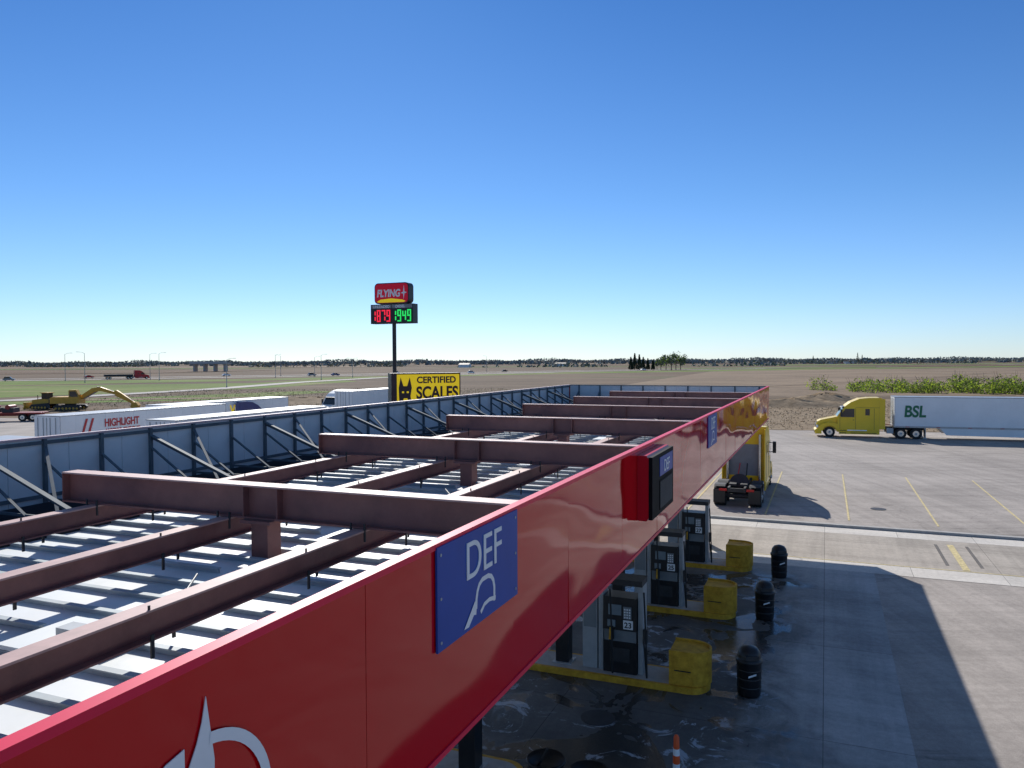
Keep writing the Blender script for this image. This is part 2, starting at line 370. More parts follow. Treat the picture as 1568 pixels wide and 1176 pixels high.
while s<S1-0.3:
    dz=random.uniform(-0.003,0.003)
    cuts=[-9.62,-7.75+random.uniform(-.15,.15),-5.75+random.uniform(-.15,.15),-3.9+random.uniform(-.1,.1),-2.62] if k%2 else [-9.62,-2.62]
    for a,b in zip(cuts[:-1],cuts[1:]):
        dk.box(a+0.002,b-0.002,s+0.004,s+PITCH-0.004,ZD-0.03+dz,ZD+dz+random.uniform(-.002,.002),M_deck if random.random()<0.7 else M_deckd)
    segs=[(-9.6,-2.66)]
    if k%4==1: segs=[(-9.6,-6.15+random.uniform(-.2,.2)),(-5.75,-2.66)]
    if k%4==2: segs=[(-9.6,-5.9),(-5.62+random.uniform(-.1,.1),-2.66)]
    if k%4==3: segs=[(-9.6,-5.5),(-5.3+random.uniform(-.1,.1),-2.66)]
    for a,b in segs:
        dk.box(a,b,s-0.012,s+0.012,ZD,ZD+RH,M_rib)
        dk.box(a,b,s-0.035,s+0.035,ZD+RH,ZD+RH+0.012,M_rib)
    k+=1; s+=PITCH
child(dk,'deck_panels')
lf=MB()
for b in beams:
    for L in(-5.7,-7.9,-3.6):
        s=b+2.7
        if L==-5.7:
            lf.box(L-0.42,L+0.42,s-0.36,s+0.36,ZD+0.065,ZD+0.10,M_deck); lf.box(L-0.1,L+0.1,s-0.08,s+0.08,ZD+0.10,ZD+0.18,M_steel)
            lf.box(L-0.45,L+0.35,s-0.95,s-0.62,ZD+0.065,ZD+0.073,M_gut)
            lf.tube([(L,s+0.1,ZD+0.13),(L,s+1.2,ZD+0.13),(L-0.35,s+1.7,ZD+0.13)],0.012,M_greyp,n=6)
        else:
            lf.box(L-0.12,L+0.12,s-0.08,s+0.08,ZD+0.065,ZD+0.13,M_steel)
child(lf,'light_boxes')
gt=MB(); gt.box(LL+0.12,-9.66,S0+0.1,S1-0.1,5.16,5.2,M_gut); gt.box(-9.66,-9.64,S0+0.1,S1-0.1,5.2,5.70,M_gut)
gt.box(LL+0.115,LL+0.14,S0+0.1,S1-0.1,5.2,5.50,M_gut)
gt.box(-10.6,-10.5,S0+0.1,S1-0.1,5.60,5.66,M_brace)
child(gt,'gutter')
sof=MB(); sof.box(LL+0.12,LR-0.12,S0+0.1,S1-0.1,5.11,5.14,M_deck); child(sof,'soffit')
fi=MB()
s=S0+0.1
while s<S1-0.2:
    e=min(s+1.11,S1-0.1)
    fi.box(LL+0.03,LL+0.06,s+0.004,e-0.004,ZB+0.02,ZT-0.02,M_inner); s=e
fi.box(LL+0.0,LL+0.028,S0,S1,ZB,ZT-0.03,M_red)
L=LL+0.1
while L<LR-0.2:
    e=min(L+1.11,LR-0.1)
    fi.box(L+0.004,e-0.004,S1-0.06,S1-0.03,ZB+0.02,ZT-0.02,M_inner); L=e
fi.box(LL+0.03,LR-0.03,S1-0.028,S1,ZB,ZT-0.03,M_red)
fi.box(LL+0.03,LR-0.03,S0,S0+0.03,ZB,ZT-0.03,M_red)
child(fi,'inner_fascia')
cap=MB()
cap.box(LL-0.02,LL+0.10,S0,S1+0.02,ZT-0.025,ZT+0.01,M_pinkcap)
cap.box(LL+0.10,LR-0.08,S1-0.10,S1+0.02,ZT-0.025,ZT+0.01,M_brace)
cap.box(LR-0.07,LR+0.012,S0,S1+0.02,ZT-0.03,ZT+0.012,M_redcap)
cap.box(LR-0.01,LR+0.012,S0,S1+0.02,ZB-0.012,ZB+0.03,M_redcap)
child(cap,'fascia_cap_trim')
br=MB()
def angle(p0,p1,w=0.06):
    br.bar(p0,p1,w,0.012,M_brace); p0=Vector(p0);p1=Vector(p1)
    br.bar(p0+Vector((0,w/2,-w/2)),p1+Vector((0,w/2,-w/2)),0.012,w,M_brace)
s=S0+0.6;k=0
while s<S1-0.3:
    br.box(LL+0.06,LL+0.12,s-0.03,s+0.03,5.22,ZT-0.03,M_brace)
    if k%3==0: angle((LL+0.12,s,6.45),(-10.15,s+0.02,5.62),0.09); 
    angle((LL+0.12,s-0.02,6.22),(LL+1.2,s-0.02,5.55),0.05)
    if k%3==1: angle((LL+0.12,s,6.45),(LL+1.7,s-1.0,5.6),0.05)
    br.box(LL+0.12,-10.6,s-0.02,s+0.02,5.54,5.58,M_brace)
    k+=1; s+=1.12
br.box(LL+0.06,LL+0.10,S0,S1-0.1,6.50,6.56,M_brace); br.box(LL+0.06,LL+0.10,S0,S1-0.1,5.58,5.64,M_brace)
L=LL+0.6
while L<LR-0.3:
    br.box(L-0.03,L+0.03,S1-0.12,S1-0.06,5.22,ZT-0.03,M_brace)
    br.bar((L,S1-0.12,6.3),(L,S1-1.2,5.6),0.05,0.05,M_brace)
    L+=1.12
s=S0+0.6
while s<S1-0.3:
    br.box(LR-0.12,LR-0.06,s-0.03,s+0.03,5.3,ZT-0.04,M_brace); s+=1.12
child(br,'fascia_brackets')
seams=[S0,-3.0,-0.75,1.53,3.83,6.13,7.68]
while seams[-1]+2.3<S1: seams.append(seams[-1]+2.3)
seams.append(S1)
rf=MB(); rf.box(LR-0.06,LR-0.035,S0,S1,ZB+0.01,ZT-0.03,M_gut)
for i,(a,b) in enumerate(zip(seams[:-1],seams[1:])):
    t=[random.uniform(-0.004,0.004) for _ in range(4)]
    a+=0.003;b-=0.003; x=LR
    vs=[(x-0.03,a,ZB+.02),(x+t[0],a,ZB+.02),(x+t[1],b,ZB+.02),(x-0.03,b,ZB+.02),(x-0.03,a,ZT-.03),(x+t[2],a,ZT-.03),(x+t[3],b,ZT-.03),(x-0.03,b,ZT-.03)]
    rf.add(vs,[(0,3,2,1),(4,5,6,7),(0,1,5,4),(1,2,6,5),(2,3,7,6),(3,0,4,7)],M_red)
child(rf,'outer_fascia')
def fasc(s,z,off): return basis((LR+off,s,z),(0,1,0),(0,0,1))
def band(mb,pts,w,m,x):   # one continuous strip of even width
    P=[Vector(p) for p in pts]; a=[];b=[]
    for i,p in enumerate(P):
        d=(P[min(i+1,len(P)-1)]-P[max(i-1,0)]).normalized(); n=Vector((-d.y,d.x))*w/2
        a.append((x,p.x+n.x,p.y+n.y)); b.append((x,p.x-n.x,p.y-n.y))
    n=len(P); mb.add(a+b,[(i,i+1,n+i+1,n+i) for i in range(n-1)],m)
def defsign(s0,s1):
    sg=MB(); z0=5.865;z1=6.605
    sg.box(LR+0.006,LR+0.022,s0,s1,z0,z1,M_blue)
    for a in (s0+0.05,s1-0.05):
        for z in(z0+0.06,z1-0.06,(z0+z1)/2): sg.cyl((LR+0.022,a,z),(LR+0.027,a,z),0.012,M_steel,n=8)
    c=(s0+s1)/2; o=c-5.435
    arc=[(5.32+o,5.99),(5.325+o,6.06),(5.345+o,6.12),(5.38+o,6.165),(5.44+o,6.19),(5.55+o,6.19),(5.61+o,6.17),(5.65+o,6.13),(5.67+o,6.07),(5.67+o,5.955)]
    band(sg,arc,0.038,M_white,LR+0.0235)
    band(sg,[(5.69+o,5.975),(5.57+o,5.995),(5.47+o,5.985),(5.40+o,5.94)],0.034,M_white,LR+0.0255)
    sg.prism([(5.10+o,5.90),(5.20+o,5.985),(5.29+o,6.06),(5.325+o,6.04),(5.31+o,5.95),(5.27+o,5.96),(5.18+o,5.895)],LR+0.0265,LR+0.028,M_white,'x')
    child(sg,'def_sign_panel',0)
    text('DEF',0.41,fasc(c+0.04,6.255,0.026),M_white,'def_lettering',can,0.003,bold=0.0)
defsign(4.69,6.18); defsign(17.95,19.45)
bx=MB(); s0,s1=10.85,12.45; z0,z1=5.59,6.53
bx.prism([(LR+0.005,z0),(LR+0.14,z0),(LR+0.17,z0+0.06),(LR+0.17,z1-0.05),(LR+0.14,z1),(LR+0.005,z1)],s0,s1,M_sred,'y')
bx.box(LR+0.171,LR+0.225,s0-0.004,s1+0.004,z0+0.02,z1-0.02,M_blackm)
bx.box(LR+0.226,LR+0.235,s0+0.5,s1-0.1,z1-0.36,z1-0.08,M_blue)
bx.box(LR+0.226,LR+0.235,s0+0.5,s1-0.1,z0+0.08,z1-0.42,M_blackm)
for i in range(12):
    y=s0+0.54+i*0.078
    bx.box(LR+0.236,LR+0.24,y,y+0.014,z0+0.1,z1-0.44,M_greyp)
child(bx,'price_display_box',0.0)
text('DEF',0.26,fasc((s0+s1)/2+0.2,z1-0.32,0.24),M_white,'display_lettering',can,0.003)
lg=MB(); x=LR+0.008
lg.prism([(2.555,6.445),(2.60,6.15),(2.585,5.35),(2.50,5.30),(2.44,5.9),(2.445,6.16),(2.50,6.26),(2.53,6.34)],x,x+0.004,M_white,'x')
pts=[(2.52+0.425*math.cos(math.radians(a)),5.83+0.425*math.sin(math.radians(a))) for a in range(83,-100,-6)]
band(lg,pts,0.055,M_white,x+0.006)
lg.prism([(2.43,6.27),(2.33,6.25),(2.16,6.14),(2.05,5.98),(2.15,6.06),(2.30,6.16),(2.43,6.17)],x,x+0.004,M_white,'x')
child(lg,'emblem')
cl=MB()
for s in beams:
    cl.box(-6.35,-6.05,s-0.15,s+0.15,1.4,5.105,M_steel); cl.box(-6.37,-6.03,s-0.17,s+0.17,0.19,1.4,M_black)
    cl.box(-6.45,-5.95,s-0.25,s+0.25,0.17,0.19,M_steel)
child(cl,'columns')

# ---------------------------------------------------------------- islands, pumps, bins
def island(s,guard=True,end=-2.95):
    mb=MB(); r=0.55; pts=[(-9.3,s-r),(end,s-r)]
    pts+=[(end+r*math.sin(math.radians(a))*0.8,s-r*math.cos(math.radians(a))) for a in range(15,180,15)]
    pts+=[(end,s+r),(-9.3,s+r)]
    mb.prism(pts,0.0,0.165,M_yel,'z')
    q=[(p[0]*1.0-(0.1 if p[0]>-8 else -0.1),s+(p[1]-s)*0.84) for p in pts]
    mb.prism(q,0.166,0.17,M_concrete,'z')
    mb.build('pump_island',M=F,bevel=0.02)
    if not guard: return
    g=MB(); w=0.47
    out=[(-3.42,s-w)]+[(-2.95+w*math.sin(math.radians(a)),s-w*math.cos(math.radians(a))) for a in range(0,181,12)]+[(-3.42,s+w)]
    inn=[(p[0] if p[0]<-3.4 else -2.95+(p[0]+2.95)*0.9,s+(p[1]-s)*0.9) for p in out]
    n=len(out); vs=[(p[0],p[1],z) for z in(0.171,0.98) for p in out]+[(p[0],p[1],z) for z in(0.171,0.98) for p in inn]
    fs=[(i,i+1,n+i+1,n+i) for i in range(n-1)]+[(2*n+i,3*n+i,3*n+i+1,2*n+i+1) for i in range(n-1)]+[(n+i,n+i+1,3*n+i+1,3*n+i) for i in range(n-1)]+[(0,n,3*n,2*n),(n-1,2*n-1,4*n-1,3*n-1)]
    g.add(vs,fs,M_yel)
    g.prism(inn,0.90,0.93,M_yel,'z')
    g.box(-3.3,-2.9,s-w-0.004,s-w-0.001,0.5,0.53,M_black)
    g.build('island_guard',M=F,bevel=0.012)
def pump(s,num):
    mb=MB(); c=-4.66
    mb.box(c-0.42,c+0.42,s-0.29,s+0.29,0.171,0.95,M_black)
    mb.box(c-0.40,c+0.40,s-0.26,s+0.26,0.95,1.25,M_greyp)
    mb.prism([(s-0.33,1.25),(s+0.33,1.25),(s+0.28,2.05),(s-0.28,2.05)],c-0.42,c+0.42,M_black,'x')
    mb.box(c-0.5,c+0.56,s-0.3,s+0.3,2.36,2.5,M_dark)
    for x in (c-0.50,c+0.50):
        mb.box(x-0.06,x+0.06,s-0.22,s+0.22,0.171,2.36,M_steel)
    mb.box(c-0.98,c-0.60,s-0.2,s+0.2,0.171,2.2,M_steel)
    mb.box(c-0.95,c-0.63,s-0.212,s-0.202,1.2,2.0,M_greyp)
    mb.box(c-0.28,c+0.05,s-0.335,s-0.315,1.62,1.88,M_screen)
    mb.box(c+0.10,c+0.30,s-0.345,s-0.32,1.55,1.85,M_greyp)
    for i in range(3):
        for j in range(4): mb.box(c+0.12+i*0.06,c+0.16+i*0.06,s-0.352,s-0.346,1.57+j*0.065,1.61+j*0.065,M_white)
    mb.box(c-0.3,c-0.1,s-0.35,s-0.33,1.33,1.5,M_screen)
    mb.box(c+0.10,c+0.34,s-0.352,s-0.334,1.30,1.52,M_white)
    mb.box(c-0.25,c+0.25,s-0.30,s-0.291,0.45,0.80,M_dark)
    for k,x in enumerate((c+0.64,c-0.2)):
        y=s-0.36
        mb.box(x-0.05,x+0.05,y,y+0.1,1.0,1.35,M_black); mb.bar((x,y-0.02,1.32),(x,y-0.12,1.05),0.05,0.07,M_yel if k else M_dark)
        pts=[]
        for i in range(13):
            t=i/12; pts.append((x+0.10*math.sin(t*3.14),y-0.12-0.12*math.sin(t*3.14),(2.3*(1-t)+1.05*t)-1.35*math.sin(math.pi*t)**1.2))
        mb.tube(pts,0.022,M_rubber)
    d2=mb.build('fuel_dispenser',M=F,bevel=0.012)
    t=text(num,0.19,basis((c+0.22,s-0.356,1.34),(1,0,0),(0,0,1)),M_black,'number_plate_text',d2,0.001,bold=0.004)
for i,s in enumerate(beams[1:-1]):
    island(s,guard=s>14,end=-2.95 if s>14 else -5.6)
    if s>14: pump(s,['23','25','27'][i-3])
def trash(L,s,rot=0):
    mb=MB()
    mb.rev([(0.0,0.0),(0.24,0.0),(0.265,0.05),(0.285,0.78),(0.305,0.80),(0.305,0.86),(0.27,0.88),(0.27,0.93),(0.25,1.03),(0.18,1.12),(0.07,1.16),(0,1.165)],M_black)
    for z in(0.2,0.4,0.6): mb.rev([(0.272+z*0.012,z),(0.283+z*0.012,z+0.02),(0.272+z*0.014,z+0.04)],M_black)
    mb.box(-0.15,0.15,-0.29,-0.24,0.90,1.0,M_dark)
    mb.prism([(-0.09,0.50),(0.09,0.56),(0.09,0.60),(-0.09,0.54)],-0.297,-0.285,M_white,'y')
    mb.build('trash_can',M=F@T(L,s,0.013)@RZ(rot))
def w2f(x,y):
    p=F.inverted()@Vector((x,y,0)); return p.x,p.y
for (x,y,r) in ((5.55,17.9,20),(7.66,23.2,15),(9.66,27.7,25)): trash(*w2f(x,y),r)
sc=MB()
for x,h in((-4.6,0.72),(-3.8,0.66)):
    sc.rev([(0,0.0),(0.3,0.0),(0.33,h-.05),(0.36,h),(0.34,h+.04),(0.31,h-0.08),(0,h-0.1)],M_black,M=T(x,12.8,0.013))
sc.bar((-4.75,12.8,0.6),(-4.5,12.6,1.05),0.03,0.03,M_dark); sc.box(-4.6,-3.8,12.6,12.68,0.5,0.6,M_greyp)
sc.build('wash_bucket_stand',M=F)
cn=MB()
cn.rev([(0,0),(0.2,0),(0.2,0.04),(0.07,0.06),(0.065,0.5),(0.066,0.5)],M_orange)
cn.rev([(0.066,0.5),(0.062,0.65)],M_white); cn.rev([(0.062,0.65),(0.06,0.8)],M_orange); cn.rev([(0.06,0.8),(0.055,0.92)],M_white); cn.rev([(0.055,0.92),(0.05,1.12),(0.03,1.16),(0,1.17)],M_orange)
cn.build('traffic_cone',M=T(2.92,13.6,0.013))

# ---------------------------------------------------------------- trucks
def wheel(mb,x,y,r=0.52,w=0.28,m=None):
    sgn=1 if y>0 else -1
    mb.cyl((x,y-w/2,r),(x,y+w/2,r),r,M_rubber,n=28)
    yo=y+sgn*w/2
    mb.cyl((x,yo-sgn*0.01,r),(x,yo+sgn*0.012,r),r*0.56,M_chrome,n=20)
    mb.cyl((x,yo+sgn*0.012,r),(x,yo+sgn*0.07,r),r*0.22,M_steel,n=12)
def tractor(mb,paint):
    mb.prism([(0.05,.75),(0.0,1.2),(.12,1.55),(.45,1.72),(1.2,1.9),(2.0,2.08),(2.0,.75)],-.93,.93,paint)
    for sy in(-1,1):
        a,b=sorted((sy*0.80,sy*1.21))
        mb.prism([(0.12,.62),(.2,1.1),(.6,1.38),(1.2,1.5),(1.8,1.42),(2.1,1.3),(2.1,.62),(1.9,.62),(1.82,.9),(1.6,1.1),(1.25,1.17),(.9,1.1),(.7,.9),(.62,.62)],a,b,paint)
        mb.box(-0.0,0.18,*sorted((sy*0.86,sy*1.19)),0.95,1.2,M_white)
        mb.box(2.12,5.85,*sorted((sy*1.13,sy*1.19)),0.35,0.78,paint)
        mb.cyl((2.9,sy*0.9,0.72),(4.7,sy*0.9,0.72),0.3,M_chrome,n=20)
        for xx in (2.4,2.5): mb.box(2.2,2.8,*sorted((sy*1.19,sy*1.22)),0.45 if xx==2.4 else 0.68,0.5 if xx==2.4 else 0.73,M_dark)
        mb.box(3.2,5.6,*sorted((sy*1.191,sy*1.2)),0.44,0.50,M_dark)
        q=sorted((sy*1.2,sy*1.212))
        mb.prism([(2.28,2.05),(2.32,2.3),(2.72,2.88),(3.55,2.9),(3.55,2.05)],q[0],q[1],M_glass)
        mb.prism([(4.55,2.25),(4.55,2.9),(4.95,2.9),(4.95,2.25)],q[0],q[1],M_glass)
        for xx in(2.2,3.65,5.35): mb.box(xx,xx+0.025,q[0],q[1],0.85,2.95,M_dark)
        mb.box(3.66,5.84,q[0],q[1],3.02,3.04,M_dark)
        mb.box(3.4,3.55,q[0],q[1]+0.0,1.75,1.8,M_dark)
        mb.box(5.86,6.35,*sorted((sy*1.13,sy*1.19)),0.9,3.9,paint)
        mb.box(2.25,2.42,*sorted((sy*1.36,sy*1.56)),2.15,2.85,M_black)
        mb.bar((2.4,sy*1.2,2.8),(2.35,sy*1.4,2.75),0.04,0.04,M_black); mb.bar((2.4,sy*1.2,2.2),(2.35,sy*1.4,2.25),0.04,0.04,M_black)
        wheel(mb,1.25,sy*1.05)
        for xx in(7.75,9.1):
            wheel(mb,xx,sy*1.08); wheel(mb,xx,sy*0.76)
            mb.prism([(xx-0.5,1.08),(xx+0.5,1.08),(xx+0.3,1.16),(xx-0.3,1.16)],*sorted((sy*0.62,sy*1.2)),M_dark)
        mb.box(9.85,9.88,*sorted((sy*0.6,sy*1.2)),0.25,0.95,M_black)
        mb.box(9.9,9.93,*sorted((sy*0.5,sy*0.9)),0.9,1.02,M_tail)
        mb.box(0.5,9.9,*sorted((sy*0.36,sy*0.46)),0.82,1.08,M_dark)
        mb.box(6.5,7.1,*sorted((sy*0.55,sy*1.15)),0.5,1.0,M_steel)
    mb.prism([(-0.1,.32),(-0.14,.7),(0.05,.86),(0.5,.86),(0.5,.32)],-1.2,1.2,paint)
    mb.box(-0.145,-0.13,-0.6,0.6,0.38,0.6,M_dark)
    mb.prism([(-0.01,0.9),(-0.035,1.2),(0.1,1.55),(0.13,1.5),(0.03,1.2),(0.05,0.9)],-0.55,0.55,M_dark)
    mb.prism([(2.0,.78),(1.97,2.08),(2.55,2.95),(2.75,3.2),(3.2,3.55),(4.0,3.9),(4.8,4.0),(5.85,4.02),(5.85,.78)],-1.2,1.2,paint)
    mb.add([(1.955,-1.08,2.12),(1.955,1.08,2.12),(2.52,1.0,2.95),(2.52,-1.0,2.95)],[(0,1,2,3)],M_glass)
    mb.prism([(2.5,2.98),(2.35,2.98),(2.45,3.06),(2.65,3.12)],-1.1,1.1,M_black)
    mb.box(5.851,5.87,-0.9,0.9,1.2,3.0,M_greyp)
    for y in(-0.9,0.9): mb.cyl((6.1,y,0.9),(6.1,y,3.6),0.09,M_chrome)
    mb.cyl((8.3,0,1.10),(8.42,0,1.18),0.5,M_dark,n=24); mb.box(8.3,9.1,-0.48,-0.1,1.05,1.16,M_dark); mb.box(8.3,9.1,0.1,0.48,1.05,1.16,M_dark)
    for xx in(7.75,9.1): mb.cyl((xx,-0.7,0.52),(xx,0.7,0.52),0.12,M_dark)
    for xx in(6.7,8.4,9.8): mb.box(xx,xx+0.12,-0.36,0.36,0.85,1.05,M_dark)
    mb.tube([(6.0,0.2,1.9),(6.5,0.2,1.3),(7.2,0.1,1.25)],0.03,M_rubber); mb.tube([(6.0,-0.2,1.9),(6.5,-0.25,1.35),(7.2,-0.1,1.25)],0.03,M_rtext)
def trailer(mb,x0=0,ln=16.15,body=M_trw):
    X=lambda a:x0+a
    mb.box(X(0),X(ln),-1.28,1.28,1.28,4.08,body)
    mb.box(X(-0.02),X(ln+0.02),-1.3,1.3,1.12,1.28,M_trg); mb.box(X(-0.02),X(ln+0.02),-1.3,1.3,4.08,4.15,M_trg)
    n=13
    for i in range(n+1):
        a=X(0.02+i*(ln-0.08)/n)
        for sy in(-1,1): mb.box(a,a+0.04,*sorted((sy*1.28,sy*1.293)),1.28,4.08,M_trw if 0<i<n else M_trg)
    for sy in(-1,1):
        for xx in(12.9,14.2): wheel(mb,X(xx),sy*1.08); wheel(mb,X(xx),sy*0.76)
        mb.prism([(X(4.0),1.12),(X(4.6),0.45),(X(11.8),0.38),(X(11.9),1.12)],*sorted((sy*1.2,sy*1.23)),body)
        mb.box(X(2.7),X(2.85),*sorted((sy*0.85,sy*1.0)),0.1,1.12,M_steel); mb.box(X(2.6),X(2.95),*sorted((sy*0.8,sy*1.05)),0.02,0.1,M_steel)
        mb.box(X(11.9),X(15.0),*sorted((sy*0.45,sy*0.6)),0.8,1.12,M_dark)
        mb.box(X(ln+0.02),X(ln+0.05),*sorted((sy*0.8,sy*1.2)),1.15,1.25,M_tail)
        mb.box(X(ln-0.1),X(ln),*sorted((sy*0.6,sy*0.7)),0.5,1.12,M_steel)
        for k in range(6): mb.box(X(1+k*2.7),X(1.35+k*2.7),*sorted((sy*1.3,sy*1.306)),1.17,1.22,M_tail)
    mb.box(X(ln-0.1),X(ln),-1.2,1.2,0.45,0.55,M_steel)
    for (xe,sg) in((ln,1),(0,-1)):
        q=sorted((X(xe+sg*0.022),X(xe+sg*0.035))); mb.box(q[0],q[1],-0.012,0.012,1.35,4.0,M_dark)
        q=sorted((X(xe+sg*0.022),X(xe+sg*0.05)))
        for y in(-0.9,-0.35,0.35,0.9): mb.box(q[0],q[1],y-0.025,y+0.025,1.35,4.0,M_steel)
tr=empty('semi_truck',T(31.3,79.2,0.01)@RZ(-18.5))
mb=MB(); tractor(mb,M_ty); mb.build('tractor_unit',bevel=0.04).parent=tr
mb=MB(); trailer(mb,7.15); mb.build('box_trailer',bevel=0.01).parent=tr
text('BSL',1.55,basis((8.95,-1.31,2.2),(1,0,0),(0.08,0,1)),M_green,'trailer_lettering',tr,0.006,bold=0.045,sx=0.82)
bt=MB(); tractor(bt,M_ty); bt.build('semi_tractor',M=F@T(-4.35,52.0,0.01)@RZ(-90),bevel=0.04)
def place_trailer(name,x,y,label=None,rot=None,body=M_trw):
    rot=67.8 if rot is None else rot
    e=empty(name,T(x,y,0.01)@RZ(rot))
    mb=MB(); trailer(mb,body=body); mb.build('trailer_body',bevel=0.01).parent=e
    if label:
        for (t,sz,px_,pz,mm,sx) in label: text(t,sz,basis((px_,-1.31,pz),(1,0,0),(0,0,1)),mm,'trailer_lettering',e,0.006,bold=0.02,align='LEFT',sx=sx)
    return e
a=place_trailer('semi_trailer',-32.9,54.3,[('HIGHLIGHT',0.80,3.6,3.12,M_rtext,0.74),('MOTOR FREIGHT',0.55,3.7,2.55,M_rtext,0.72),('//',1.5,1.7,2.75,M_rtext,1.2)])
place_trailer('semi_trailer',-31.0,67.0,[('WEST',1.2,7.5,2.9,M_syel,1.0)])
place_trailer('semi_trailer',-22.8,49.8)
place_trailer('semi_trailer',-31.0,24.2)
place_trailer('semi_trailer',-21.2,96.5)
mb=MB(); tractor(mb,M_bluecab); mb.build('semi_tractor',M=T(-25.2,80.0,0.01)@RZ(-112),bevel=0.04)
mb=MB(); tractor(mb,M_trw); mb.build('semi_tractor',M=T(-25.5,101,0.01)@RZ(60),bevel=0.04)

# ---------------------------------------------------------------- machinery
def excavator(M):
    mb=MB()
    for y in(-1.3,1.3):
        pts=[(-2.2,0.35),(-1.9,0.05),(1.9,0.05),(2.2,0.35),(2.3,0.6),(2.0,0.9),(-2.0,0.9),(-2.3,0.6)]
        mb.prism(pts,y-0.35,y+0.35,M_dark)
        for i in range(7): mb.cyl((-1.8+i*0.6,y-0.38,0.35),(-1.8+i*0.6,y+0.38,0.35),0.2,M_exc,n=12)
    mb.cyl((0,0,0.9),(0,0,1.15),0.9,M_dark)
    mb.prism([(-2.9,1.2),(-2.9,2.2),(-2.5,2.4),(1.9,2.4),(1.9,1.2)],-1.4,1.4,M_exc)
    mb.box(-3.1,-2.0,-1.35,1.35,1.15,2.0,M_dark)
    mb.prism([(0.3,2.4),(0.3,3.5),(0.5,3.65),(1.6,3.65),(2.0,2.8),(2.0,1.3),(0.3,1.3)],-1.38,-0.5,M_exc)
    mb.prism([(0.45,2.5),(0.45,3.4),(1.5,3.4),(1.85,2.75),(1.85,2.2)],-1.395,-1.385,M_glass)
    mb.prism([(1.4,1.6),(1.3,2.2),(3.8,3.9),(5.2,4.1),(8.2,3.0),(8.1,2.6),(5.2,3.4),(4.2,3.2)],-0.3,0.35,M_exc)
    mb.prism([(7.3,3.1),(8.0,3.5),(8.6,3.1),(11.2,1.2),(10.9,0.9),(8.0,2.4)],-0.25,0.3,M_exc)
    mb.prism([(10.8,1.3),(11.5,1.3),(11.9,0.7),(11.6,0.1),(10.8,0.05),(10.5,0.5)],-0.6,0.6,M_exc)
    mb.cyl((2.2,0.03,1.9),(4.6,0.03,3.3),0.1,M_steel); mb.cyl((4.6,0.03,4.1),(7.4,0.03,3.3),0.1,M_steel); mb.cyl((8.2,0.03,3.2),(10.8,0.03,1.5),0.08,M_steel)
    mb.build('excavator',M=M,bevel=0.03)
excavator(T(-73.5,128,0.02)@RZ(6)@Matrix.Diagonal((0.92,1,0.92,1)))
def dozer(M):
    mb=MB()
    for y in(-1.0,1.0):
        mb.prism([(-1.6,0.3),(-1.3,0.05),(1.5,0.05),(1.9,0.35),(1.6,0.85),(-1.4,1.1)],y-0.3,y+0.3,M_dark)
        for i in range(5): mb.cyl((-1.1+i*0.6,y-0.33,0.35),(-1.1+i*0.6,y+0.33,0.35),0.18,M_exc,n=12)
    mb.prism([(-1.6,0.9),(-1.6,1.7),(0.1,1.8),(1.9,1.6),(2.0,0.8)],-0.7,0.7,M_exc)
    mb.box(-1.0,0.1,-0.65,0.65,1.7,2.75,M_glass); mb.box(-1.15,0.25,-0.8,0.8,2.75,2.87,M_exc)
    mb.prism([(2.6,0.05),(2.45,0.6),(2.6,1.2),(2.75,1.2),(2.62,0.6),(2.8,0.05)],-1.7,1.7,M_exc)
    for y in(-1.2,1.2): mb.bar((0,y,0.5),(2.5,y,0.4),0.12,0.2,M_exc)
    mb.cyl((1.2,0.2,1.6),(1.2,0.2,2.4),0.06,M_dark)
    mb.build('bulldozer',M=M,bevel=0.03)
dozer(T(-79.0,130,0.02)@RZ(170))
def flatbed(M):
    mb=MB(); mb.box(0,12,-1.2,1.2,1.0,1.18,M_redmach)
    for y in(-0.5,0.5): mb.box(0.3,11.7,y-0.08,y+0.08,0.7,1.0,M_redmach)
    for x in(1.0,2.3,9.6,10.9):
        for sy in(-1,1): wheel(mb,x,sy*1.0)
    mb.prism([(0.2,1.18),(0.2,2.0),(0.9,2.0),(1.6,1.18)],-1.1,1.1,M_redmach)
    for x in(3,5,7): mb.box(x,x+1.4,-0.9,0.9,1.18,1.8,M_dark); mb.cyl((x+0.7,-0.95,1.9),(x+0.7,0.95,1.9),0.3,M_redmach)
    mb.build('flatbed_trailer',M=M,bevel=0.02)
flatbed(T(-75.5,103,0.02)@RZ(8)); 
def car(name,M,paint,suv=False):
    mb=MB(); h=1.75 if suv else 1.42
    mb.prism([(-2.2,.35),(-2.25,.8),(-2.0,.98),(-1.1,1.02),(1.2,1.0),(2.1,.85),(2.25,.6),(2.2,.35)],-.9,.9,paint)
    mb.prism([(-1.9 if suv else -1.6,1.0),(-1.5 if suv else -1.0,h-0.05),(-0.8,h),(0.4,h),(1.2,1.0)],-.78,.78,M_glass)
    mb.prism([(-1.4 if suv else -0.95,h-0.01),(0.4,h-0.0),(0.35,h+0.03),(-1.3 if suv else -0.9,h+0.03)],-.74,.74,paint)
    for x in(-1.35,1.4):
        for sy in(-1,1): wheel(mb,x,sy*0.82,0.33,0.2)
    mb.build(name,M=M,bevel=0.04)
def on_hw(t,side=0):
    P=[Vector((x-22*side,y+28*side,0.11)) for x,y in hw]; f=t*(len(P)-1); i=int(f); p=P[i].lerp(P[i+1],f-i); d=P[i+1]-P[i]
    return Matrix.Translation(p)@Matrix.Rotation(math.atan2(d.y,d.x),4,'Z')
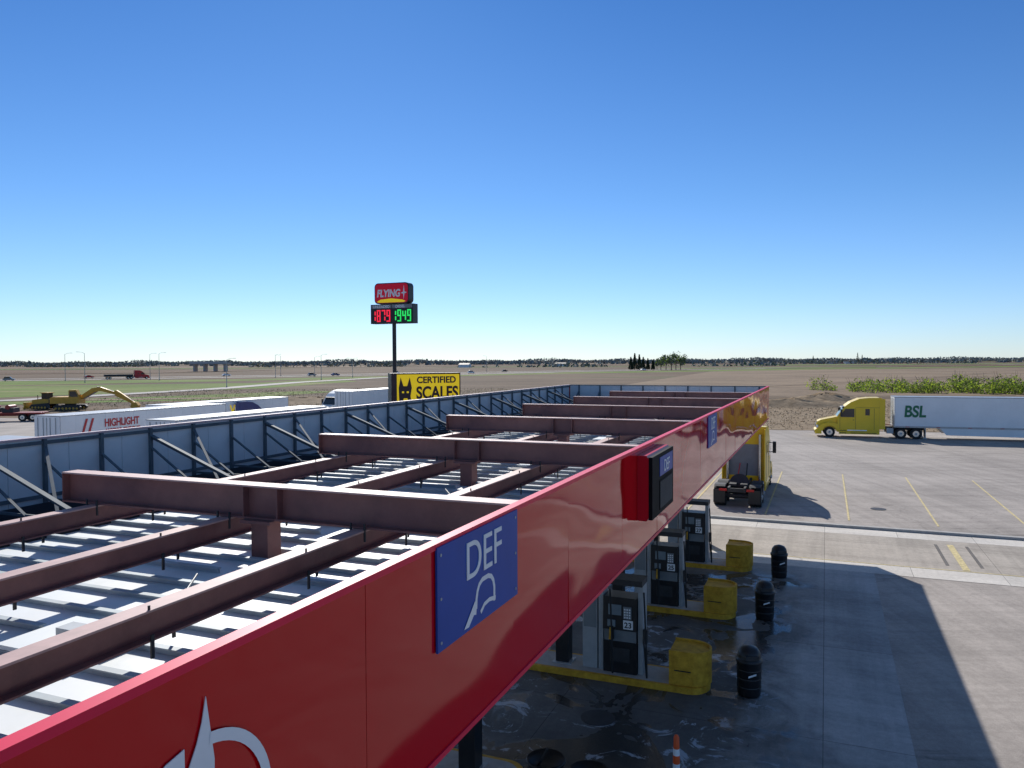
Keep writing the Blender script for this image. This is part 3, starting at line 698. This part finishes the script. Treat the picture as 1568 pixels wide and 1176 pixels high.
for t,sd_,pm,suv in((0.283,0,M_car1,True),(0.36,1,M_white,False),(0.395,0,M_bluecab,False),(0.385,0,M_car1,True),(0.47,0,M_white,True),(0.52,1,M_dark,False),(0.31,1,M_rtext,False),(0.44,1,M_white,True),(0.60,0,M_white,True)): car('car',on_hw(t,sd_),pm,suv)
mb=MB(); tractor(mb,M_rtext); mb.box(7.0,19.0,-1.25,1.25,1.15,2.2,M_dark)
for sy in(-1,1):
    for xx in(16.5,17.8): wheel(mb,xx,sy*1.0)
mb.build('highway_truck',M=on_hw(0.32,0)@RZ(180)@T(-6,0,0))

# ---------------------------------------------------------------- signs
ps=empty('gas_station_sign',T(-9.45,62,0)@RZ(-22.2))
mb=MB()
mb.cyl((0,0,0),(0,0,12.3),0.16,M_black,n=20); mb.cyl((0,0,0),(0,0,0.5),0.35,M_concrete,n=20)
mb.build('pole').parent=ps
def rrect(w,h,r,cx,cz,n=5):
    pts=[]
    for (sx,sz,a0) in((1,1,0),(-1,1,90),(-1,-1,180),(1,-1,270)):
        for i in range(n+1):
            a=math.radians(a0+90*i/n); pts.append((cx+sx*(w/2-r)+r*math.cos(a)*1.0,cz+sz*(h/2-r)+r*math.sin(a)))
    return pts
mb=MB(); mb.prism(rrect(3.15,1.66,0.32,0,13.32),-0.38,0.38,M_black)
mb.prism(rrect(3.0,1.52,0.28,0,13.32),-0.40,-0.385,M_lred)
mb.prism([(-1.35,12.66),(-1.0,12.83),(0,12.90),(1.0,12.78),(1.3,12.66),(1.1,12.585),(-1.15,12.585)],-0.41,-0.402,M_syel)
mb.prism([(1.15,13.95),(1.08,13.4),(0.85,13.3),(1.08,13.25),(1.12,12.8),(1.2,13.25),(1.42,13.35),(1.2,13.42)],-0.415,-0.403,M_white)
mb.build('logo_cabinet').parent=ps
text('FLYING',0.80,basis((-0.28,-0.403,13.05),(1,0.0,0),(0.12,0,1)),M_white,'logo_lettering',ps,0.01,bold=0.03,sx=0.80)
mb=MB(); mb.box(-1.95,1.95,-0.38,0.38,10.9,12.45,M_black)
mb.box(-1.88,-0.03,-0.395,-0.382,12.12,12.40,M_greyp); mb.box(0.03,1.88,-0.395,-0.382,12.12,12.40,M_greyp)
mb.build('price_cabinet').parent=ps
text('UNLEADED',0.30,basis((-0.95,-0.397,12.16),(1,0,0),(0,0,1)),M_white,'price_caption',ps,0.01,bold=0.006)
text('DIESEL',0.30,basis((0.80,-0.397,12.16),(1,0,0),(0,0,1)),M_white,'price_caption',ps,0.01,bold=0.006)
SEG={'0':'abcdef','1':'bc','7':'abc','8':'abcdefg','9':'abcdfg','4':'bcfg'}
def led(ch,x,z,w,h,m,mb):
    t=0.10; y0,y1=-0.40,-0.383
    D={'a':(x,x+w,z+h-t,z+h),'g':(x,x+w,z+h/2-t/2,z+h/2+t/2),'d':(x,x+w,z,z+t),'f':(x,x+t,z+h/2+0.06,z+h-0.11),'b':(x+w-t,x+w,z+h/2+0.06,z+h-0.11),'e':(x,x+t,z+0.11,z+h/2-0.06),'c':(x+w-t,x+w,z+0.11,z+h/2-0.06)}
    for c in SEG[ch]: a,b,c0,d=D[c]; mb.box(a,b,y0,y1,c0,d,m)
mb=MB()
for i,ch in enumerate('1879'): led(ch,-1.82+i*0.45,11.05,0.34,0.95,M_ledr,mb)
for i,ch in enumerate('1949'): led(ch,0.08+i*0.45,11.05,0.34,0.95,M_ledg,mb)
mb.build('led_digits').parent=ps
ss=empty('truck_scale_sign',T(-6.9,44.0,0)@RZ(24))
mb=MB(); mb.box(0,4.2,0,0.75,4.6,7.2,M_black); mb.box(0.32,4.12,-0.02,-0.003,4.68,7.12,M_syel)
mb.cyl((1.0,0.37,0),(1.0,0.37,4.6),0.16,M_black); mb.cyl((3.2,0.37,0),(3.2,0.37,4.6),0.16,M_black)
mb.prism([(p+0.12,z) for p,z in((0.35,5.0),(0.30,6.35),(0.42,6.95),(0.58,6.45),(0.80,6.45),(0.96,6.95),(1.08,6.35),(1.0,5.9),(1.08,5.0))],-0.035,-0.022,M_black)
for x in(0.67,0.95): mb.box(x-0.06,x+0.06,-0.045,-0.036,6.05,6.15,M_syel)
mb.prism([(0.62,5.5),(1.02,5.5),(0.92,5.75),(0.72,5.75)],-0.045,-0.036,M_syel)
mb.build('sign_cabinet').parent=ss
text('CERTIFIED',0.52,basis((2.70,-0.03,6.62),(1,0,0),(0,0,1)),M_black,'sign_lettering',ss,0.008,bold=0.015)
text('SCALES',0.98,basis((2.75,-0.03,5.72),(1,0,0),(0,0,1)),M_black,'sign_lettering',ss,0.008,bold=0.03,sx=0.80)
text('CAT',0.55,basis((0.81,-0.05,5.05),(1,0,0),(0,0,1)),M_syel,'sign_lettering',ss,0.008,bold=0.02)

# lamps
def lamp(x,y,h=12,rot=0,double=False):
    mb=MB(); mb.cyl((0,0,0),(0,0,h),0.13,M_steel,r1=0.07,n=10)
    for sg in((1,-1) if double else (1,)):
        mb.tube([(0,0,h-0.2),(sg*0.8,0,h+0.35),(sg*2.2,0,h+0.5)],0.05,M_steel,n=6); mb.box(*sorted((sg*2.1,sg*2.9)),-0.15,0.15,h+0.42,h+0.54,M_steel)
    mb.cyl((0,0,0),(0,0,0.4),0.25,M_concrete,n=10)
    mb.build('street_lamp',M=T(x,y,0)@RZ(rot))
def px(p,Y): return (p-784)/1178*Y
for (p,Y,h,r,d) in((100,330,11.5,40,0),(130,300,11.5,220,0),(230,350,11.5,40,0),(244,330,11.5,40,0),(347,235,8.5,40,0),(422,380,11,40,0),(430,420,11,200,0),(492,330,10.5,40,0),(482,400,10,40,0),(540,380,9,40,1),(745,560,11,220,0)):
    lamp(px(p,Y),Y,h,r,d)
ov=MB()
x0,x1=px(290,620),px(348,620)
ov.box(x0,x1,620,630,6.0,7.2,M_concrete); ov.box(x0,x1,620,620.3,7.2,8.1,M_trg)
for k in range(4): xx=x0+3+k*(x1-x0-6)/3; ov.box(xx-0.7,xx+0.7,622,628,0,6.0,M_concrete)
ov.build('highway_overpass')

# ---------------------------------------------------------------- vegetation
def leafmesh(name,C,size,mats,extra=None,flat=0.6,M=None,p=None):
    n=len(C); u=rng.normal(size=(n,3)); u/=np.linalg.norm(u,axis=1)[:,None]
    w=rng.normal(size=(n,3)); w-= (w*u).sum(1)[:,None]*u; w/=np.linalg.norm(w,axis=1)[:,None]
    sz=(size*rng.uniform(0.5,1.4,n))[:,None]
    P=np.stack([C-u*sz,C+w*sz*flat,C+u*sz,C-w*sz*flat],1).reshape(-1,3)
    me=bpy.data.meshes.new(name)
    vs=P.tolist(); fs=[(4*i,4*i+1,4*i+2,4*i+3) for i in range(n)]; mi=list(rng.choice(len(mats),n,p=p))
    allm=list(mats)
    if extra:
        o=len(vs); vs+= [tuple(v) for v in extra.v]; fs+=[tuple(k+o for k in f) for f in extra.f]; mi+=[len(allm)+k for k in extra.m]; allm+=extra.mats
    me.from_pydata(vs,[],fs)
    for m in allm: me.materials.append(m)
    me.polygons.foreach_set('material_index',[int(k) for k in mi]); me.update()
    o=bpy.data.objects.new(name,me); scene.collection.objects.link(o)
    if M is not None:o.matrix_world=M
    return o
M_l1=leafmat('leaf_spring',(0.24,0.30,0.05)); M_l2=leafmat('leaf_mid',(0.14,0.21,0.04)); M_l3=leafmat('leaf_dark',(0.07,0.11,0.03)); M_tw=mat('twig',(0.22,0.17,0.12),0.9,spec=0.1)
M_n1=mat('needle',(0.03,0.05,0.025),0.85,0,0.2,0.5,spec=0.2); M_n2=mat('needle_light',(0.055,0.075,0.04),0.85,0,0.2,0.5,spec=0.2)
M_bark=mat('bark',(0.14,0.105,0.08),0.9)
M_far1=mat('far_trees',(0.23,0.26,0.25),0.95,spec=0.1); M_far2=mat('far_trees_pale',(0.32,0.34,0.29),0.95,spec=0.1); M_far3=mat('far_trees_dark',(0.14,0.165,0.18),0.95,spec=0.1)  # aerial haze painted into the distant tree colours
M_grn=mat('near_trees',(0.15,0.17,0.10),0.95,spec=0.1)
# willow thicket: irregular clumps of varying height, with gaps
C=[];ex=MB()
for i in range(520):
    t=rng.uniform(0,1); x=79+t*125+rng.normal(0,2.0); y=194-t*64+rng.uniform(-14,12)
    g=0.5+0.5*math.sin(t*23+1)+0.35*math.sin(t*61)
    if t<0.08 and rng.random()<0.5: continue
    if g<0.25 and rng.random()<0.45: continue
    h=rng.uniform(1.6,4.4)*(0.70+0.37*min(1,t*4))*(0.85+0.3*g); r=rng.uniform(1.0,2.8)
    k=int(30*h)
    a=rng.uniform(0,6.28,k); q=rng.uniform(0,1,k)**0.6; zz=rng.uniform(0.0,1,k)
    rad=r*q*(0.55+0.6*np.sin(np.pi*np.clip(zz*0.8+0.15,0,1)))
    C.append(np.stack([x+rad*np.cos(a),y+rad*np.sin(a),zz*h*(1-0.35*q)],1))
    for j in range(2): ex.cyl((x,y,0),(x+rng.normal(0,1.1),y+rng.normal(0,1.1),h*1.05),0.05,M_bark,r1=0.02,n=4)
leafmesh('willow_hedge',np.concatenate(C),0.24,[M_l1,M_l2,M_l3,M_tw],ex,p=[0.38,0.36,0.14,0.12])
def decid(x,y,h,mats,name='deciduous_tree',leaf=0.55,n=900):
    ex=MB(); ex.cyl((0,0,0),(0,0,h*0.45),h*0.03,M_bark,r1=h*0.02,n=8); cs=[]
    for i in range(11):
        a=rng.uniform(0,6.28); e=(math.cos(a)*h*rng.uniform(.1,.3),math.sin(a)*h*rng.uniform(.1,.3),h*rng.uniform(.45,.92)); ex.cyl((0,0,h*rng.uniform(.2,.45)),e,h*0.012,M_bark,r1=h*0.004,n=5)
        k=n//11; r=h*rng.uniform(.09,.17); v=rng.normal(size=(k,3))*r*0.6; cs.append(np.array(e)+v)
    leafmesh(name,np.concatenate(cs),leaf,mats,ex,M=T(x,y))
def pine(x,y,h,n=900):
    ex=MB(); ex.cyl((0,0,0),(0,0,h*0.97),h*0.02,M_bark,r1=0.03,n=7)
    z=rng.uniform(0.08,1,n)**1.0; lay=np.abs(((z*11)%1)-0.3); rad=(1-z)*h*0.23*(1-0.35*lay)*rng.uniform(0.3,1,n)**0.5+0.1; a=rng.uniform(0,6.28,n)
    leafmesh('pine_tree',np.stack([rad*np.cos(a),rad*np.sin(a),z*h],1),0.5,[M_n1,M_n1,M_n2],ex,M=T(x,y))
for p,Y,h in((966,590,10),(972,600,13),(979,585,12),(985,600,10),(992,610,9),(1000,600,8)): pine(px(p,Y),Y,h)
for p,Y,h in((1012,590,10),(1020,600,11.5),(1028,590,12),(1035,600,13),(1042,600,11),(1006,610,8)): decid(px(p,Y),Y,h,[M_l2,M_grn,M_grn,M_far2],n=500)
for p,Y,h in((1313,1500,20),(1320,1520,16),(1245,1400,14)): pine(px(p,Y),Y,h,500)
C=[];Cn=[]
for (Y,p0,p1,cnt,hh) in((1500,-100,1700,1700,7),(2200,-100,1700,3200,10),(3000,-200,1800,4600,13),(1100,380,620,240,6),(950,1050,1200,120,5),(900,700,930,120,4),(1250,1180,1500,400,7),(1300,40,230,400,8)):
    for i in range(cnt):
        p=rng.uniform(p0,p1)
        g=math.sin(p*0.021+Y)+0.7*math.sin(p*0.06+Y*0.3)
        if g<-0.1 and rng.random()<0.7: continue
        y=Y+rng.normal(0,35); h=hh*(0.45+0.35*max(0,g)+rng.uniform(0,.35)); k=5
        x=px(p,y)
        (Cn if Y<1400 else C).append(np.stack([x+rng.normal(0,hh*0.35,k),y+rng.normal(0,hh*.35,k),rng.uniform(0,h,k)],1))
leafmesh('distant_tree_line',np.concatenate(C),3.0,[M_far1,M_far2,M_far3])
leafmesh('field_hedgerow',np.concatenate(Cn),1.8,[M_far1,M_grn,M_far2])
k=15000; X=rng.uniform(22,100,k); Y=86.5-(X-28)*0.235+rng.uniform(0,60,k)
leafmesh('dry_grass',np.stack([X,Y,rng.uniform(0.02,0.25,k)],1),0.13,[M_dirt,mat('straw',(0.46,0.37,0.23),0.9,spec=0.1),mat('straw_dark',(0.24,0.185,0.11),0.9,spec=0.1)],flat=0.3)
k=9000; X=rng.uniform(-90,0,k); Y=rng.uniform(118,215,k)
leafmesh('dry_grass',np.stack([X,Y,rng.uniform(0.02,0.3,k)],1),0.17,[M_dirt,mat('straw_left',(0.42,0.33,0.20),0.9,spec=0.1),M_verge],flat=0.3)
def barn(p,Y,w,h,m):
    mb=MB(); x=px(p,Y); mb.prism([(-w/2,0),(w/2,0),(w/2,h*.65),(0,h),(-w/2,h*.65)],-w*.8,w*.8,m); mb.box(-w*0.2,w*0.2,-w*.8-0.05,-w*.8+0.02,0,h*.5,M_greyp)
    mb.prism([(w/2+.2,h*.63),(0,h+.02),(-w/2-.2,h*.63),(-w/2-.2,h*.68),(0,h+.2),(w/2+.2,h*.68)],-w*.82,w*.82,M_dark)
    mb.build('farm_building',M=T(x,Y)@RZ(70))
barn(712,900,8,5,M_trw); barn(1300,1250,10,6,M_trw); barn(1270,1260,8,5,M_trw); barn(1285,1300,12,6,M_rtext); barn(860,1000,9,5,M_trw)

# ---------------------------------------------------------------- light, sky, camera
to_sun=Vector((-2.05,9.95,6.62)).normalized()
el=math.asin(to_sun.z); az=math.atan2(to_sun.x,to_sun.y)
sd=bpy.data.lights.new('sun','SUN'); sd.energy=5.0; sd.angle=math.radians(0.53); sd.color=(1.0,0.96,0.90)
so=bpy.data.objects.new('sun',sd); scene.collection.objects.link(so); so.rotation_euler=(-to_sun).to_track_quat('-Z','Y').to_euler()
w=bpy.data.worlds.new('World'); scene.world=w; w.use_nodes=True
nt=w.node_tree; bg=nt.nodes['Background']
sk=nt.nodes.new('ShaderNodeTexSky'); sk.sky_type='NISHITA'; sk.sun_disc=False; sk.sun_elevation=el; sk.sun_rotation=az
sk.altitude=600; sk.air_density=1.0; sk.dust_density=0.1; sk.ozone_density=2.5
# sky colour grade by elevation; out-of-view zenith raised to add fill light
tc=nt.nodes.new('ShaderNodeTexCoord'); sp=nt.nodes.new('ShaderNodeSeparateXYZ'); nt.links.new(tc.outputs['Generated'],sp.inputs[0])
cr=nt.nodes.new('ShaderNodeValToRGB'); e=cr.color_ramp.elements
e[0].position=0.0; e[0].color=(0.70,0.86,1.22,1); e[1].position=1.0; e[1].color=(1.05,1.08,1.10,1)
for p,c in((0.05,(0.66,0.84,1.16)),(0.2,(0.48,0.74,1.05)),(0.42,(0.31,0.61,0.98)),(0.6,(0.85,0.98,1.08))):
    q=e.new(p); q.color=(*c,1)
mx=nt.nodes.new('ShaderNodeMix'); mx.data_type='RGBA'; mx.blend_type='MULTIPLY'; mx.inputs[0].default_value=1.0; mx.clamp_result=False
nt.links.new(sp.outputs[2],cr.inputs[0]); nt.links.new(sk.outputs['Color'],mx.inputs[6]); nt.links.new(cr.outputs['Color'],mx.inputs[7])
nt.links.new(mx.outputs[2],bg.inputs['Color']); bg.inputs['Strength'].default_value=0.105
cd=bpy.data.cameras.new('camera'); cd.sensor_width=36; cd.lens=27.05; cd.clip_start=0.05; cd.clip_end=60000
co=bpy.data.objects.new('camera',cd); scene.collection.objects.link(co)
co.matrix_world=T(0,0,7.9)@Matrix.Rotation(math.radians(90-1.75),4,'X')@Matrix.Rotation(math.radians(-0.26),4,'Z')
scene.camera=co
scene.view_settings.view_transform='Standard'; scene.view_settings.look='None'; scene.view_settings.exposure=0
